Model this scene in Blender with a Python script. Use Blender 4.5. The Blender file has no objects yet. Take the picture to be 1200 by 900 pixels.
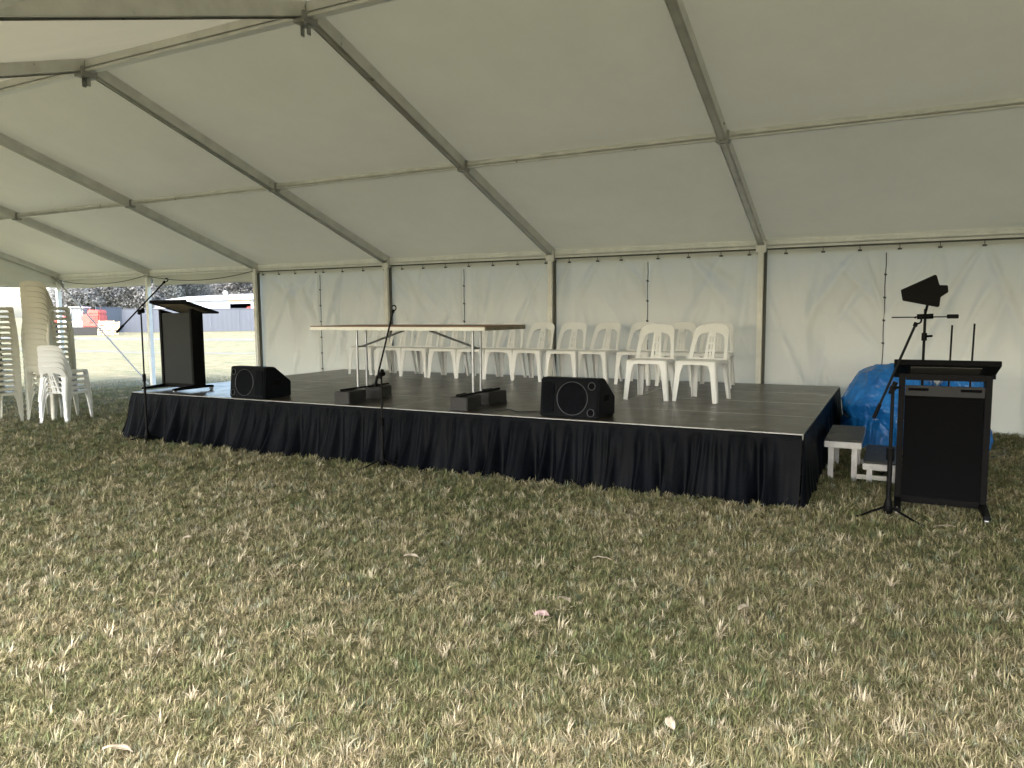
import bpy, bmesh, math, random
import numpy as np
from mathutils import Vector, Matrix, noise
random.seed(7); RNG = np.random.default_rng(11)
S = bpy.context.scene; COL = S.collection
rad = math.radians

# ------------------------------------------------------------------ materials
MATS = {}
def soften(name, fac):
    m = MATS[name]; nt = m.node_tree; b = [n for n in nt.nodes if n.type == 'BSDF_PRINCIPLED'][0]; out = [n for n in nt.nodes if n.type == 'OUTPUT_MATERIAL'][0]
    t = nt.nodes.new('ShaderNodeBsdfTranslucent'); nt.links.new(b.inputs['Base Color'].links[0].from_socket, t.inputs[0])
    mx = nt.nodes.new('ShaderNodeMixShader'); mx.inputs[0].default_value = fac
    nt.links.new(b.outputs[0], mx.inputs[1]); nt.links.new(t.outputs[0], mx.inputs[2]); nt.links.new(mx.outputs[0], out.inputs[0])
def new_mat(name):
    m = bpy.data.materials.new(name); m.use_nodes = True
    nt = m.node_tree; nt.nodes.clear()
    out = nt.nodes.new('ShaderNodeOutputMaterial')
    b = nt.nodes.new('ShaderNodeBsdfPrincipled')
    nt.links.new(b.outputs[0], out.inputs[0])
    MATS[name] = m
    return m, nt, b, out
def N(nt, t, **kw):
    n = nt.nodes.new(t)
    for k, v in kw.items():
        if k in n.inputs: n.inputs[k].default_value = v
        else: setattr(n, k, v)
    return n
def ramp(nt, src, stops):
    r = nt.nodes.new('ShaderNodeValToRGB'); e = r.color_ramp.elements
    while len(e) < len(stops): e.new(0.5)
    for i, (p, c) in enumerate(stops):
        e[i].position = p; e[i].color = (*c, 1) if len(c) == 3 else c
    nt.links.new(src, r.inputs[0]); return r
def basic(name, col, rough=.5, metal=0., var=.12, scale=8., bump=0., bscale=60., coat=0., spec=.5, rvar=.1):
    """base colour broken up by noise dirt, roughness variation and a fine bump"""
    m, nt, b, out = new_mat(name)
    tc = N(nt, 'ShaderNodeTexCoord')
    n = N(nt, 'ShaderNodeTexNoise', Scale=scale, Detail=6., Roughness=.6)
    nt.links.new(tc.outputs['Object'], n.inputs['Vector'])
    lo = [c*(1-var) for c in col]; hi = [min(1, c*(1+var)) for c in col]
    r = ramp(nt, n.outputs['Fac'], [(.3, lo), (.7, hi)])
    nt.links.new(r.outputs[0], b.inputs['Base Color'])
    rr = ramp(nt, n.outputs['Fac'], [(.3, (rough-rvar*rough,)*3), (.7, (min(1, rough+rvar*rough),)*3)])
    nt.links.new(rr.outputs[0], b.inputs['Roughness'])
    b.inputs['Metallic'].default_value = metal
    b.inputs['Specular IOR Level'].default_value = spec
    b.inputs['Coat Weight'].default_value = coat
    if bump:
        n2 = N(nt, 'ShaderNodeTexNoise', Scale=bscale, Detail=4.)
        nt.links.new(tc.outputs['Object'], n2.inputs['Vector'])
        bp = N(nt, 'ShaderNodeBump', Strength=bump, Distance=.01)
        nt.links.new(n2.outputs['Fac'], bp.inputs['Height'])
        nt.links.new(bp.outputs[0], b.inputs['Normal'])
    return m
def fabric(name, col, trans, tcol, rough=.45, dirt=.1, bump=.15):
    """coated tent cloth: reflects, and lets a little daylight through"""
    m, nt, b, out = new_mat(name)
    tc = N(nt, 'ShaderNodeTexCoord')
    n = N(nt, 'ShaderNodeTexNoise', Scale=1.3, Detail=8., Roughness=.65)
    nt.links.new(tc.outputs['Object'], n.inputs['Vector'])
    r = ramp(nt, n.outputs['Fac'], [(.25, [c*(1-dirt) for c in col]), (.7, col)])
    nt.links.new(r.outputs[0], b.inputs['Base Color'])
    b.inputs['Roughness'].default_value = rough
    n2 = N(nt, 'ShaderNodeTexNoise', Scale=9., Detail=6., Roughness=.6)
    nt.links.new(tc.outputs['Object'], n2.inputs['Vector'])
    bp = N(nt, 'ShaderNodeBump', Strength=bump, Distance=.02)
    nt.links.new(n2.outputs['Fac'], bp.inputs['Height'])
    nt.links.new(bp.outputs[0], b.inputs['Normal'])
    t = N(nt, 'ShaderNodeBsdfTranslucent', Color=(*tcol, 1))
    mx = N(nt, 'ShaderNodeMixShader'); mx.inputs[0].default_value = trans
    nt.links.new(b.outputs[0], mx.inputs[1]); nt.links.new(t.outputs[0], mx.inputs[2])
    nt.links.new(mx.outputs[0], out.inputs[0])
    return m

fabric('roof_pvc', (.61, .585, .47), .036, (.84, .79, .56), rough=.5, bump=.08)
fabric('wall_pvc', (.75, .75, .685), .07, (.84, .84, .74), rough=.42, dirt=.07, bump=.12)
basic('alu', (.62, .62, .58), .38, .55, var=.12, scale=5, rvar=.3)
basic('alu_white', (.88, .88, .82), .4, .0, var=.08, scale=6)
basic('alu_dull', (.34, .34, .32), .5, .6, var=.15)
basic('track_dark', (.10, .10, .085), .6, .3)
basic('steel_zinc', (.36, .37, .39), .35, .8, var=.15, scale=20)
basic('black_paint', (.0035, .0035, .004), .45, 0, var=.3, scale=30, bump=.05, spec=.07)
basic('black_pole', (.004, .004, .0045), .45, .0, var=.2, spec=.12)
basic('black_cloth', (.0035, .0035, .004), .95, 0, var=.25, scale=80, bump=.2, bscale=400, spec=.08)
basic('lectern_panel', (.010, .0105, .0115), .5, 0, var=.2, scale=12, spec=.3)
basic('lectern_gloss', (.009, .012, .014), .4, 0, var=.1, scale=3, spec=.2)
basic('lectern_beige', (.05, .048, .04), .7, 0)
basic('speaker_paint', (.0038, .0047, .0065), .6, 0, var=.25, scale=60, bump=.4, bscale=250, spec=.09)
basic('ring_grey', (.065, .07, .08), .4, .3)
basic('chair_plastic', (.82, .83, .83), .36, 0, var=.035, scale=6, bump=.03, bscale=120)
basic('chair_plastic_aged', (.66, .645, .56), .42, 0, var=.06, scale=4, bump=.03, bscale=120)
basic('table_white', (.80, .80, .75), .5, 0, var=.1)
basic('table_brown', (.20, .105, .055), .45, 0, var=.25, scale=12)
basic('table_wood', (.20, .17, .12), .6, 0, var=.3, scale=14)
basic('box_black', (.008, .008, .008), .5, 0, var=.3, scale=20, bump=.3)
basic('box_grey', (.010, .0095, .009), .55, 0, var=.35, scale=25, bump=.3)
basic('rope_grey', (.09, .09, .075), .9)
basic('rope_white', (.6, .6, .55), .8)
basic('fence_steel', (.085, .096, .118), .5, .1, var=.05, scale=.6)
basic('shed_roof', (.75, .76, .78), .4, .2, var=.05, scale=.5)
basic('shed_wall', (.42, .48, .58), .6, 0, var=.06, scale=.5)
basic('shed_dark', (.05, .045, .045), .8)
basic('red_paint', (.60, .09, .07), .4, 0, var=.25, scale=4)
basic('white_paint', (.8, .8, .78), .5, 0, var=.1, scale=3)
basic('yellow_paint', (.62, .50, .36), .6)
basic('rubber', (.02, .02, .02), .8, bump=.3)
basic('glass_dark', (.18, .22, .26), .1, 0, spec=.8)
basic('pale_timber', (.50, .38, .24), .8, 0, var=.2, scale=3)
basic('bark', (.16, .13, .105), .9, 0, var=.4, scale=3, bump=.6, bscale=12)
basic('bare_dirt_track', (.125, .12, .095), .95, 0, var=.2, scale=.7, bump=.4, bscale=6)
for nm, c in (('leaf_olive', (.23, .24, .215)), ('leaf_grey', (.27, .27, .26)), ('leaf_dark', (.20, .205, .195))):  # leaf colours lightened: washed-out haze put into the colour
    m = basic(nm, c, .85, 0, var=.25, scale=.5, spec=.1); soften(nm, .45)
basic('cream_leaf', (.36, .31, .235), .7, 0, var=.12, scale=30)
basic('pink_leaf', (.40, .28, .27), .7, 0, var=.12, scale=30)

def deck_mat():
    m, nt, b, out = new_mat('deck_ply')
    tc = N(nt, 'ShaderNodeTexCoord'); oi = N(nt, 'ShaderNodeObjectInfo')
    n = N(nt, 'ShaderNodeTexNoise', Scale=3.5, Detail=8., Roughness=.7)
    nt.links.new(tc.outputs['Object'], n.inputs['Vector'])
    a = N(nt, 'ShaderNodeMath', operation='MULTIPLY_ADD'); a.inputs[1].default_value = .35
    nt.links.new(oi.outputs['Random'], a.inputs[0]); nt.links.new(n.outputs['Fac'], a.inputs[2])
    r = ramp(nt, a.outputs[0], [(.3, (.017, .0135, .009)), (.95, (.040, .032, .021))])
    nt.links.new(r.outputs[0], b.inputs['Base Color'])
    rr = ramp(nt, n.outputs['Fac'], [(.3, (.26,)*3), (.75, (.40,)*3)])
    nt.links.new(rr.outputs[0], b.inputs['Roughness'])
    v = N(nt, 'ShaderNodeTexVoronoi', Scale=160.)
    nt.links.new(tc.outputs['Object'], v.inputs['Vector'])
    bp = N(nt, 'ShaderNodeBump', Strength=.12, Distance=.002)
    nt.links.new(v.outputs['Distance'], bp.inputs['Height']); nt.links.new(bp.outputs[0], b.inputs['Normal'])
deck_mat()
def skirt_mat():
    m, nt, b, out = new_mat('skirt_cloth')
    tc = N(nt, 'ShaderNodeTexCoord')
    n = N(nt, 'ShaderNodeTexNoise', Scale=5., Detail=5.)
    nt.links.new(tc.outputs['Object'], n.inputs['Vector'])
    r = ramp(nt, n.outputs['Fac'], [(.3, (.0010, .0014, .0024)), (.7, (.0026, .0035, .0058))])
    nt.links.new(r.outputs[0], b.inputs['Base Color'])
    b.inputs['Roughness'].default_value = .48; b.inputs['Specular IOR Level'].default_value = .055
    b.inputs['Sheen Weight'].default_value = 0; b.inputs['Sheen Roughness'].default_value = .4
    b.inputs['Sheen Tint'].default_value = (.35, .42, .62, 1)
    n2 = N(nt, 'ShaderNodeTexNoise', Scale=38., Detail=5.)
    nt.links.new(tc.outputs['Object'], n2.inputs['Vector'])
    bp = N(nt, 'ShaderNodeBump', Strength=.25, Distance=.01)
    nt.links.new(n2.outputs['Fac'], bp.inputs['Height']); nt.links.new(bp.outputs[0], b.inputs['Normal'])
skirt_mat()
def tarp_mat():
    m, nt, b, out = new_mat('tarp_blue')
    tc = N(nt, 'ShaderNodeTexCoord')
    n = N(nt, 'ShaderNodeTexNoise', Scale=6., Detail=6.)
    nt.links.new(tc.outputs['Object'], n.inputs['Vector'])
    r = ramp(nt, n.outputs['Fac'], [(.3, (.008, .12, .44)), (.72, (.02, .22, .66))])
    nt.links.new(r.outputs[0], b.inputs['Base Color'])
    b.inputs['Roughness'].default_value = .24
    v = N(nt, 'ShaderNodeTexVoronoi', Scale=5.5, feature='DISTANCE_TO_EDGE')
    mp = N(nt, 'ShaderNodeMixRGB'); mp.inputs[0].default_value = .25
    nt.links.new(tc.outputs['Object'], mp.inputs[1]); nt.links.new(n.outputs['Color'], mp.inputs[2])
    nt.links.new(mp.outputs[0], v.inputs['Vector'])
    bp = N(nt, 'ShaderNodeBump', Strength=.7, Distance=.04)
    nt.links.new(v.outputs['Distance'], bp.inputs['Height'])
    n2 = N(nt, 'ShaderNodeTexNoise', Scale=24., Detail=5.)
    nt.links.new(tc.outputs['Object'], n2.inputs['Vector'])
    bp2 = N(nt, 'ShaderNodeBump', Strength=.4, Distance=.02)
    nt.links.new(n2.outputs['Fac'], bp2.inputs['Height']); nt.links.new(bp.outputs[0], bp2.inputs['Normal'])
    nt.links.new(bp2.outputs[0], b.inputs['Normal'])
tarp_mat()
def grille_mat():
    m, nt, b, out = new_mat('grille_mesh')
    tc = N(nt, 'ShaderNodeTexCoord')
    v = N(nt, 'ShaderNodeTexVoronoi', Scale=110.)
    nt.links.new(tc.outputs['Object'], v.inputs['Vector'])
    r = ramp(nt, v.outputs['Distance'], [(.25, (.0005, .0005, .0008)), (.5, (.004, .0048, .007))])
    nt.links.new(r.outputs[0], b.inputs['Base Color']); b.inputs['Roughness'].default_value = .7; b.inputs['Specular IOR Level'].default_value = .05
    bp = N(nt, 'ShaderNodeBump', Strength=.5, Distance=.003)
    nt.links.new(v.outputs['Distance'], bp.inputs['Height']); nt.links.new(bp.outputs[0], b.inputs['Normal'])
grille_mat()
def grass_mat():
    m, nt, b, out = new_mat('grass_blades')
    a = N(nt, 'ShaderNodeAttribute', attribute_name='Col')
    nt.links.new(a.outputs['Color'], b.inputs['Base Color'])
    b.inputs['Roughness'].default_value = .55; b.inputs['Specular IOR Level'].default_value = .3
    t = N(nt, 'ShaderNodeBsdfTranslucent'); nt.links.new(a.outputs['Color'], t.inputs[0])
    mx = N(nt, 'ShaderNodeMixShader'); mx.inputs[0].default_value = .28
    nt.links.new(b.outputs[0], mx.inputs[1]); nt.links.new(t.outputs[0], mx.inputs[2])
    nt.links.new(mx.outputs[0], out.inputs[0])
grass_mat()
def ground_mat():
    m, nt, b, out = new_mat('ground_turf')
    tc = N(nt, 'ShaderNodeTexCoord')
    n1 = N(nt, 'ShaderNodeTexNoise', Scale=.35, Detail=7., Roughness=.6)
    n2 = N(nt, 'ShaderNodeTexNoise', Scale=22., Detail=8., Roughness=.75)
    n3 = N(nt, 'ShaderNodeTexNoise', Scale=2.2, Detail=5., Roughness=.6)
    for n in (n1, n2, n3): nt.links.new(tc.outputs['Object'], n.inputs['Vector'])
    r1 = ramp(nt, n3.outputs['Fac'], [(.3, (.13, .14, .085)), (.5, (.20, .185, .125)), (.72, (.28, .25, .18))])
    r2 = ramp(nt, n2.outputs['Fac'], [(.3, (.45,)*3), (.7, (1.25,)*3)])
    mu = N(nt, 'ShaderNodeMixRGB', blend_type='MULTIPLY'); mu.inputs[0].default_value = 1
    nt.links.new(r1.outputs[0], mu.inputs[1]); nt.links.new(r2.outputs[0], mu.inputs[2])
    r3 = ramp(nt, n1.outputs['Fac'], [(.35, (.85, .97, .85)), (.6, (1.15, 1.1, 1.0))])
    mu2 = N(nt, 'ShaderNodeMixRGB', blend_type='MULTIPLY'); mu2.inputs[0].default_value = 1
    nt.links.new(mu.outputs[0], mu2.inputs[1]); nt.links.new(r3.outputs[0], mu2.inputs[2])
    nt.links.new(mu2.outputs[0], b.inputs['Base Color']); b.inputs['Roughness'].default_value = .95
    b.inputs['Specular IOR Level'].default_value = .1
    bp = N(nt, 'ShaderNodeBump', Strength=.9, Distance=.03)
    nt.links.new(n2.outputs['Fac'], bp.inputs['Height']); nt.links.new(bp.outputs[0], b.inputs['Normal'])
ground_mat()

# ------------------------------------------------------------------ mesh building
class MB:
    def __init__(s): s.v = []; s.f = []
    def add(s, v, f):
        o = len(s.v); s.v += [tuple(p) for p in v]; s.f += [tuple(i+o for i in q) for q in f]; return s
    def box(s, c, d, M=None):
        x, y, z = [k/2 for k in d]; c = Vector(c)
        P = [Vector((a*x, b_*y, e*z)) for e in (-1, 1) for b_ in (-1, 1) for a in (-1, 1)]
        if M: P = [M @ p for p in P]
        return s.add([p+c for p in P], [(0,2,3,1),(4,5,7,6),(0,1,5,4),(2,6,7,3),(0,4,6,2),(1,3,7,5)])
    def beam(s, a, b, w, h, up=(0,0,1)):
        a = Vector(a); b = Vector(b); d = (b-a).normalized(); r = d.cross(Vector(up)).normalized(); u = r.cross(d)
        P = [p+r*sx*w/2+u*sz*h/2 for p in (a, b) for sx, sz in ((-1,-1),(1,-1),(1,1),(-1,1))]
        return s.add(P, [(0,1,2,3),(7,6,5,4),(0,4,5,1),(1,5,6,2),(2,6,7,3),(3,7,4,0)])
    def tube(s, pts, r, n=10, closed=False):
        pts = [Vector(p) for p in pts]; rs = r if isinstance(r, (list, tuple)) else [r]*len(pts)
        o = len(s.v); prev = None; m = len(pts)
        for i, p in enumerate(pts):
            if closed: t = (pts[(i+1) % m]-pts[i-1]).normalized()
            else: t = (pts[min(i+1, m-1)]-pts[max(i-1, 0)]).normalized()
            if prev is None: a = t.orthogonal().normalized()
            else: a = (prev-t*prev.dot(t)).normalized()
            prev = a; b = t.cross(a)
            for k in range(n):
                q = 2*math.pi*k/n; s.v.append(tuple(p+(a*math.cos(q)+b*math.sin(q))*rs[i]))
        for i in range(m if closed else m-1):
            j = (i+1) % m
            for k in range(n):
                s.f.append((o+i*n+k, o+i*n+(k+1) % n, o+j*n+(k+1) % n, o+j*n+k))
        if not closed:
            s.f.append(tuple(o+k for k in range(n))[::-1]); s.f.append(tuple(o+(m-1)*n+k for k in range(n)))
        return s
    def grid(s, P):   # P[i][j]
        o = len(s.v); a = len(P); b = len(P[0])
        for row in P: s.v += [tuple(p) for p in row]
        for i in range(a-1):
            for j in range(b-1):
                s.f.append((o+i*b+j, o+i*b+j+1, o+(i+1)*b+j+1, o+(i+1)*b+j))
        return s
    def prism(s, poly, axis_vec, origin=(0,0,0), ux=(1,0,0), uy=(0,0,1)):
        O = Vector(origin); ux = Vector(ux); uy = Vector(uy); A = Vector(axis_vec); n = len(poly)
        P = [O+ux*a+uy*b for a, b in poly]; P2 = [p+A for p in P]
        return s.add(P+P2, [tuple(range(n))[::-1], tuple(range(n, 2*n))]+[(i, (i+1) % n, n+(i+1) % n, n+i) for i in range(n)])
    def build(s, name, mat, parent=None, smooth=False, bevel=0., seg=2, solid=0., subs=0, mat2=None, m2test=None):
        me = bpy.data.meshes.new(name); me.from_pydata(s.v, [], s.f); me.validate()
        bm = bmesh.new(); bm.from_mesh(me)
        bmesh.ops.recalc_face_normals(bm, faces=bm.faces)
        if solid:
            bmesh.ops.solidify(bm, geom=bm.faces[:], thickness=solid)
            bmesh.ops.recalc_face_normals(bm, faces=bm.faces)
        if bevel:
            es = [e for e in bm.edges if len(e.link_faces) == 2 and e.calc_face_angle(0) > .6]
            bmesh.ops.bevel(bm, geom=es, offset=bevel, segments=seg, affect='EDGES', clamp_overlap=True)
        bm.to_mesh(me); bm.free()
        me.materials.append(MATS[mat])
        if mat2:
            me.materials.append(MATS[mat2])
            for p in me.polygons:
                if m2test(p.center, p.normal): p.material_index = 1
        if smooth:
            for p in me.polygons: p.use_smooth = True
            if smooth != 'all': me.set_sharp_from_angle(angle=rad(38))
        o = bpy.data.objects.new(name, me); COL.objects.link(o)
        if parent: o.parent = parent
        return o
def tag(o, label=None, cat=None, group=None, kind=None):
    if label: o['label'] = label
    if cat: o['category'] = cat
    if group: o['group'] = group
    if kind: o['kind'] = kind
    return o
def thing(name, label, cat, loc=(0,0,0), rz=0., group=None):
    o = bpy.data.objects.new(name, None); COL.objects.link(o); o.empty_display_size = .1
    o.location = loc; o.rotation_euler = (0, 0, rz); return tag(o, label, cat, group)
def dup(root, loc, rz, label=None, group=None):
    r = root.copy(); COL.objects.link(r); r.location = loc; r.rotation_euler = (0, 0, rz)
    if label: r['label'] = label
    if group: r['group'] = group
    for ch in list(root.children):
        c = ch.copy(); COL.objects.link(c); c.parent = r
        for g in ch.children:
            d = g.copy(); COL.objects.link(d); d.parent = c
    return r

# ------------------------------------------------------------------ camera
F, YAW, PITCH, ROLL = 872.64, -.4770, -.0956, -.0079
CAM = Vector((1.606, -10.258, 1.467))
cy, sy = math.cos(YAW), math.sin(YAW)
fw = Vector((sy*math.cos(PITCH), cy*math.cos(PITCH), math.sin(PITCH)))
r0 = Vector((cy, -sy, 0)); u0 = r0.cross(fw)
r1 = r0*math.cos(ROLL)+u0*math.sin(ROLL); u1 = -r0*math.sin(ROLL)+u0*math.cos(ROLL)
cam = bpy.data.cameras.new('camera'); cam.lens = F/1200*36; cam.sensor_width = 36; cam.clip_end = 2000; cam.clip_start = .05
co = bpy.data.objects.new('camera', cam); COL.objects.link(co)
Mx = Matrix((r1, u1, -fw)).transposed().to_4x4(); Mx.translation = CAM; co.matrix_world = Mx
S.camera = co

# ------------------------------------------------------------------ light
SUN_EL, SUN_AZ = 43, 186        # azimuth from +Y towards +X: a veiled sun behind the camera
w = bpy.data.worlds.new('World'); S.world = w; w.use_nodes = True
nt = w.node_tree; bg = nt.nodes['Background']
sky = nt.nodes.new('ShaderNodeTexSky'); sky.sky_type = 'NISHITA'; sky.sun_disc = False
sky.sun_elevation = rad(SUN_EL); sky.sun_rotation = rad(SUN_AZ); sky.air_density = 1.0; sky.dust_density = 2.8; sky.ozone_density = 1.0
nt.links.new(sky.outputs[0], bg.inputs[0]); bg.inputs[1].default_value = .15
sl = bpy.data.lights.new('sun', 'SUN'); sl.energy = 1.1; sl.angle = rad(60); sl.color = (1, .955, .88)
so = bpy.data.objects.new('sun', sl); COL.objects.link(so)
dsun = Vector((math.sin(rad(SUN_AZ))*math.cos(rad(SUN_EL)), math.cos(rad(SUN_AZ))*math.cos(rad(SUN_EL)), math.sin(rad(SUN_EL))))
so.rotation_euler = dsun.to_track_quat('Z', 'Y').to_euler(); so.location = (0, 30, 40)
S.view_settings.view_transform = 'Standard'; S.view_settings.look = 'None'
S.view_settings.exposure = 2.85; S.view_settings.gamma = 1
S.render.engine = 'CYCLES'
S.cycles.max_bounces = 10; S.cycles.diffuse_bounces = 7; S.cycles.glossy_bounces = 4
S.cycles.sample_clamp_indirect = 6

# ------------------------------------------------------------------ ground
def gz(x, y):   # gentle unevenness, level under the tent and the stage
    return 0.0
g = MB()
xs = [-700, -300, -150, -80, -50]+[-40+i*2 for i in range(31)]+[30, 60, 150, 400]
ys = [-300, -80, -40]+[-30+i*2 for i in range(36)]+[60, 100, 200, 500, 900]
g.grid([[(x, y, gz(x, y)) for x in xs] for y in ys])
go = g.build('ground', 'ground_turf'); tag(go, 'patchy mown field of green and dry grass', kind='structure')
# pale dirt track crossing the field
t = MB(); P = []
for i in range(60):
    x = -95+i*2.0; yc = 21+.12*(x+40)+.6*math.sin(x*.21)
    P.append([(x, yc-1.6-.3*math.sin(x*.7), .005), (x, yc+1.5+.3*math.sin(x*.9+1), .005)])
t.grid(P); tr = t.build('dirt_track', 'bare_dirt_track'); tag(tr, 'pale worn dirt track across the field outside', kind='structure')
t = MB(); P = []
for i in range(60):
    x = -60+i*1.5; yc = 9.5+.1*(x+30)+.5*math.sin(x*.31)
    P.append([(x, yc-.5-.2*math.sin(x*1.7), .005), (x, yc+.4+.25*math.sin(x*1.3+1), .005)])
t.grid(P); tr = t.build('footpath', 'bare_dirt_track'); tag(tr, 'thin bare strip of dry ground beyond the tent', kind='structure')

# ------------------------------------------------------------------ grass blades (one object: nobody could count it)
def grass():
    cx, cyy = CAM.x, CAM.y
    vs = []; cs = []
    def lown(x, y, s, o):
        return (np.sin(x*s+o)*np.cos(y*s*1.13+o*1.7)+np.sin((x+y)*s*.61+o*2.3)+np.cos((x*.7-y)*s*1.7+o))/3
    def blades(x, y, L, W, az, tilt, col, bend):
        n = len(x)
        dx, dy = np.cos(az), np.sin(az); px, py = -dy, dx
        # face half toward random side
        tw = RNG.uniform(-.9, .9, n); 
        wx = px*np.cos(tw); wy = py*np.cos(tw); wz = np.sin(tw)*.6
        h1 = L*.5; s1 = np.sin(tilt); c1 = np.cos(tilt); t2 = np.minimum(tilt+bend, 1.55); s2 = np.sin(t2); c2 = np.cos(t2)
        m = np.stack([x+dx*s1*h1, y+dy*s1*h1, c1*h1], 1)
        e = m+np.stack([dx*s2*h1, dy*s2*h1, c2*h1], 1)
        b = np.stack([x, y, np.full(n, -.004)], 1); wv = np.stack([wx, wy, wz], 1)*W[:, None]
        V = np.stack([b-wv*.5, b+wv*.5, m+wv*.45, m-wv*.45, e], 1)
        vs.append(V.reshape(-1, 3)); 
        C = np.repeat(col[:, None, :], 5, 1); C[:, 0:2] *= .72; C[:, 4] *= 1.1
        cs.append(C.reshape(-1, 3))
    def mask(x, y):
        st = (x > -6.62) & (x < .98) & (y > -4.33) & (y < -.48)
        return ~st
    def polar(n, ra, rb, yfar=4):
        # radius law: dense near the tent mouth, thinner with distance
        u = RNG.random(n); r = (np.sqrt(ra)+(np.sqrt(rb)-np.sqrt(ra))*u)**2
        th = RNG.uniform(rad(-27.3-42), rad(-27.3+42), n)
        x = cx+np.sin(th)*r; y = cyy+np.cos(th)*r
        k = mask(x, y) & ((y < yfar) | (x < -6)); return x[k], y[k], r[k]
    green = np.array([.155, .182, .076]); mid = np.array([.278, .255, .136]); straw = np.array([.49, .42, .275])
    def tone(d):
        t1 = np.clip(d*2, 0, 1)[:, None]; t2 = np.clip(d*2-1, 0, 1)[:, None]
        return (green*(1-t1)+mid*t1)*(1-t2)+straw*t2
    def field(x, y): return lown(x, y, 2.1, .4)+.7*lown(x, y, 6.3, 2.)+.55*lown(x, y, 17., 5.)
    # loose blades, mostly lying over: the matted undergrowth
    x, y, r = polar(420000, 1.7, 19.); n = len(x); sc = np.clip(r/3.2, .85, 3.2)**.62
    col = tone(np.clip(.42+.25*field(x, y)+RNG.normal(0, .30, n), 0, 1))*RNG.uniform(.40, 1.15, n)[:, None]
    blades(x, y, RNG.uniform(.02, .055, n)*sc**.35, RNG.uniform(.0024, .0044, n)*sc, RNG.uniform(0, 2*np.pi, n), RNG.uniform(.7, 1.5, n), col, RNG.uniform(-.5, .5, n))
    # clumps: each a small fan of blades with a tone of its own
    x, y, r = polar(52000, 1.7, 17.); sc = np.clip(r/3.2, .85, 3.2)**.62; q = 13; n = len(x)
    d0 = np.clip(.45+.28*field(x, y)+RNG.normal(0, .27, n), 0, 1); br = RNG.uniform(.6, 1.3, n); size = RNG.uniform(.6, 1.25, n)
    lean = RNG.uniform(0, 6.28, n); X = np.repeat(x, q); Y = np.repeat(y, q); s2 = np.repeat(sc, q); m = n*q
    az = np.repeat(lean, q)+RNG.normal(0, 1.5, m); rr = np.abs(RNG.normal(0, .012, m))*s2
    X = X+np.cos(az)*rr; Y = Y+np.sin(az)*rr
    col = tone(np.clip(np.repeat(d0, q)+RNG.normal(0, .12, m), 0, 1))*(np.repeat(br, q)*RNG.uniform(.75, 1.2, m))[:, None]
    cool = np.repeat(RNG.random(n) < .12, q); col[cool] = col[cool]*np.array([.80, .97, 1.15])
    blades(X, Y, RNG.uniform(.022, .055, m)*np.repeat(size, q)*s2**.4, RNG.uniform(.0026, .0048, m)*s2, az, RNG.uniform(.1, 1.15, m), col, RNG.uniform(0, 1.0, m))
    # pale dry tufts
    m = 4300
    r = np.where(RNG.random(m) < .5, RNG.uniform(1.9, 7., m), np.sqrt(RNG.uniform(1.8**2, 12.**2, m)))
    th = RNG.uniform(rad(-27.3-42), rad(-27.3+42), m)
    x = cx+np.sin(th)*r; y = cyy+np.cos(th)*r; k = mask(x, y) & (y < -.2); x, y, r = x[k], y[k], r[k]
    cl = lown(x, y, 3.3, 9.)+lown(x, y, 1.1, 3.)*.6+RNG.normal(0, .45, len(x)); k = cl > -.15; x, y, r = x[k], y[k], r[k]
    q = 18; size = RNG.uniform(.45, 1.15, len(x))**1.4
    X = np.repeat(x, q)+RNG.normal(0, .008, len(x)*q); Y = np.repeat(y, q)+RNG.normal(0, .008, len(x)*q)
    sz = np.repeat(size, q); n = len(X); s2 = np.repeat(np.clip(r/3.2, .85, 3.2)**.5, q)
    az = np.repeat(RNG.uniform(0, 6.28, len(x)), q)+RNG.normal(0, 1.0, n)
    tint = np.repeat(RNG.uniform(0, 1, (len(x), 1)), q, 0)
    col = (np.array([.54, .47, .34])*tint+np.array([.42, .39, .26])*(1-tint))*RNG.uniform(.75, 1.15, n)[:, None]
    blades(X, Y, RNG.uniform(.03, .072, n)*sz*s2**.3, RNG.uniform(.0032, .0062, n)*(.7+.4*sz)*s2, az, RNG.uniform(.2, 1.35, n), col, RNG.uniform(0, .7, n))
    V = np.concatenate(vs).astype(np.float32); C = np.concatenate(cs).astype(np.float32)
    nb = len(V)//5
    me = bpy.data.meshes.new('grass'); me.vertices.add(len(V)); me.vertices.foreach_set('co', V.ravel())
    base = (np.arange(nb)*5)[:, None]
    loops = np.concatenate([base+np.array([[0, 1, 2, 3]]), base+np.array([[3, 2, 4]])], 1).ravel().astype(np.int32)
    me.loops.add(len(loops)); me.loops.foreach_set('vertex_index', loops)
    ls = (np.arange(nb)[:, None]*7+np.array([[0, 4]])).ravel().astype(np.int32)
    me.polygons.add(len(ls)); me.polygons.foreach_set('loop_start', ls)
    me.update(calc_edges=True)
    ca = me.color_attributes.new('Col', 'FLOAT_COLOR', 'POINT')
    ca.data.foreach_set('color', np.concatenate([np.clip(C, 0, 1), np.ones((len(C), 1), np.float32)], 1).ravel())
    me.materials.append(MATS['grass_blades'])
    o = bpy.data.objects.new('grass', me); COL.objects.link(o)
    tag(o, 'short half dry grass with pale straw tufts covering the ground under the tent', 'grass', kind='stuff')
grass()

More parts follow.
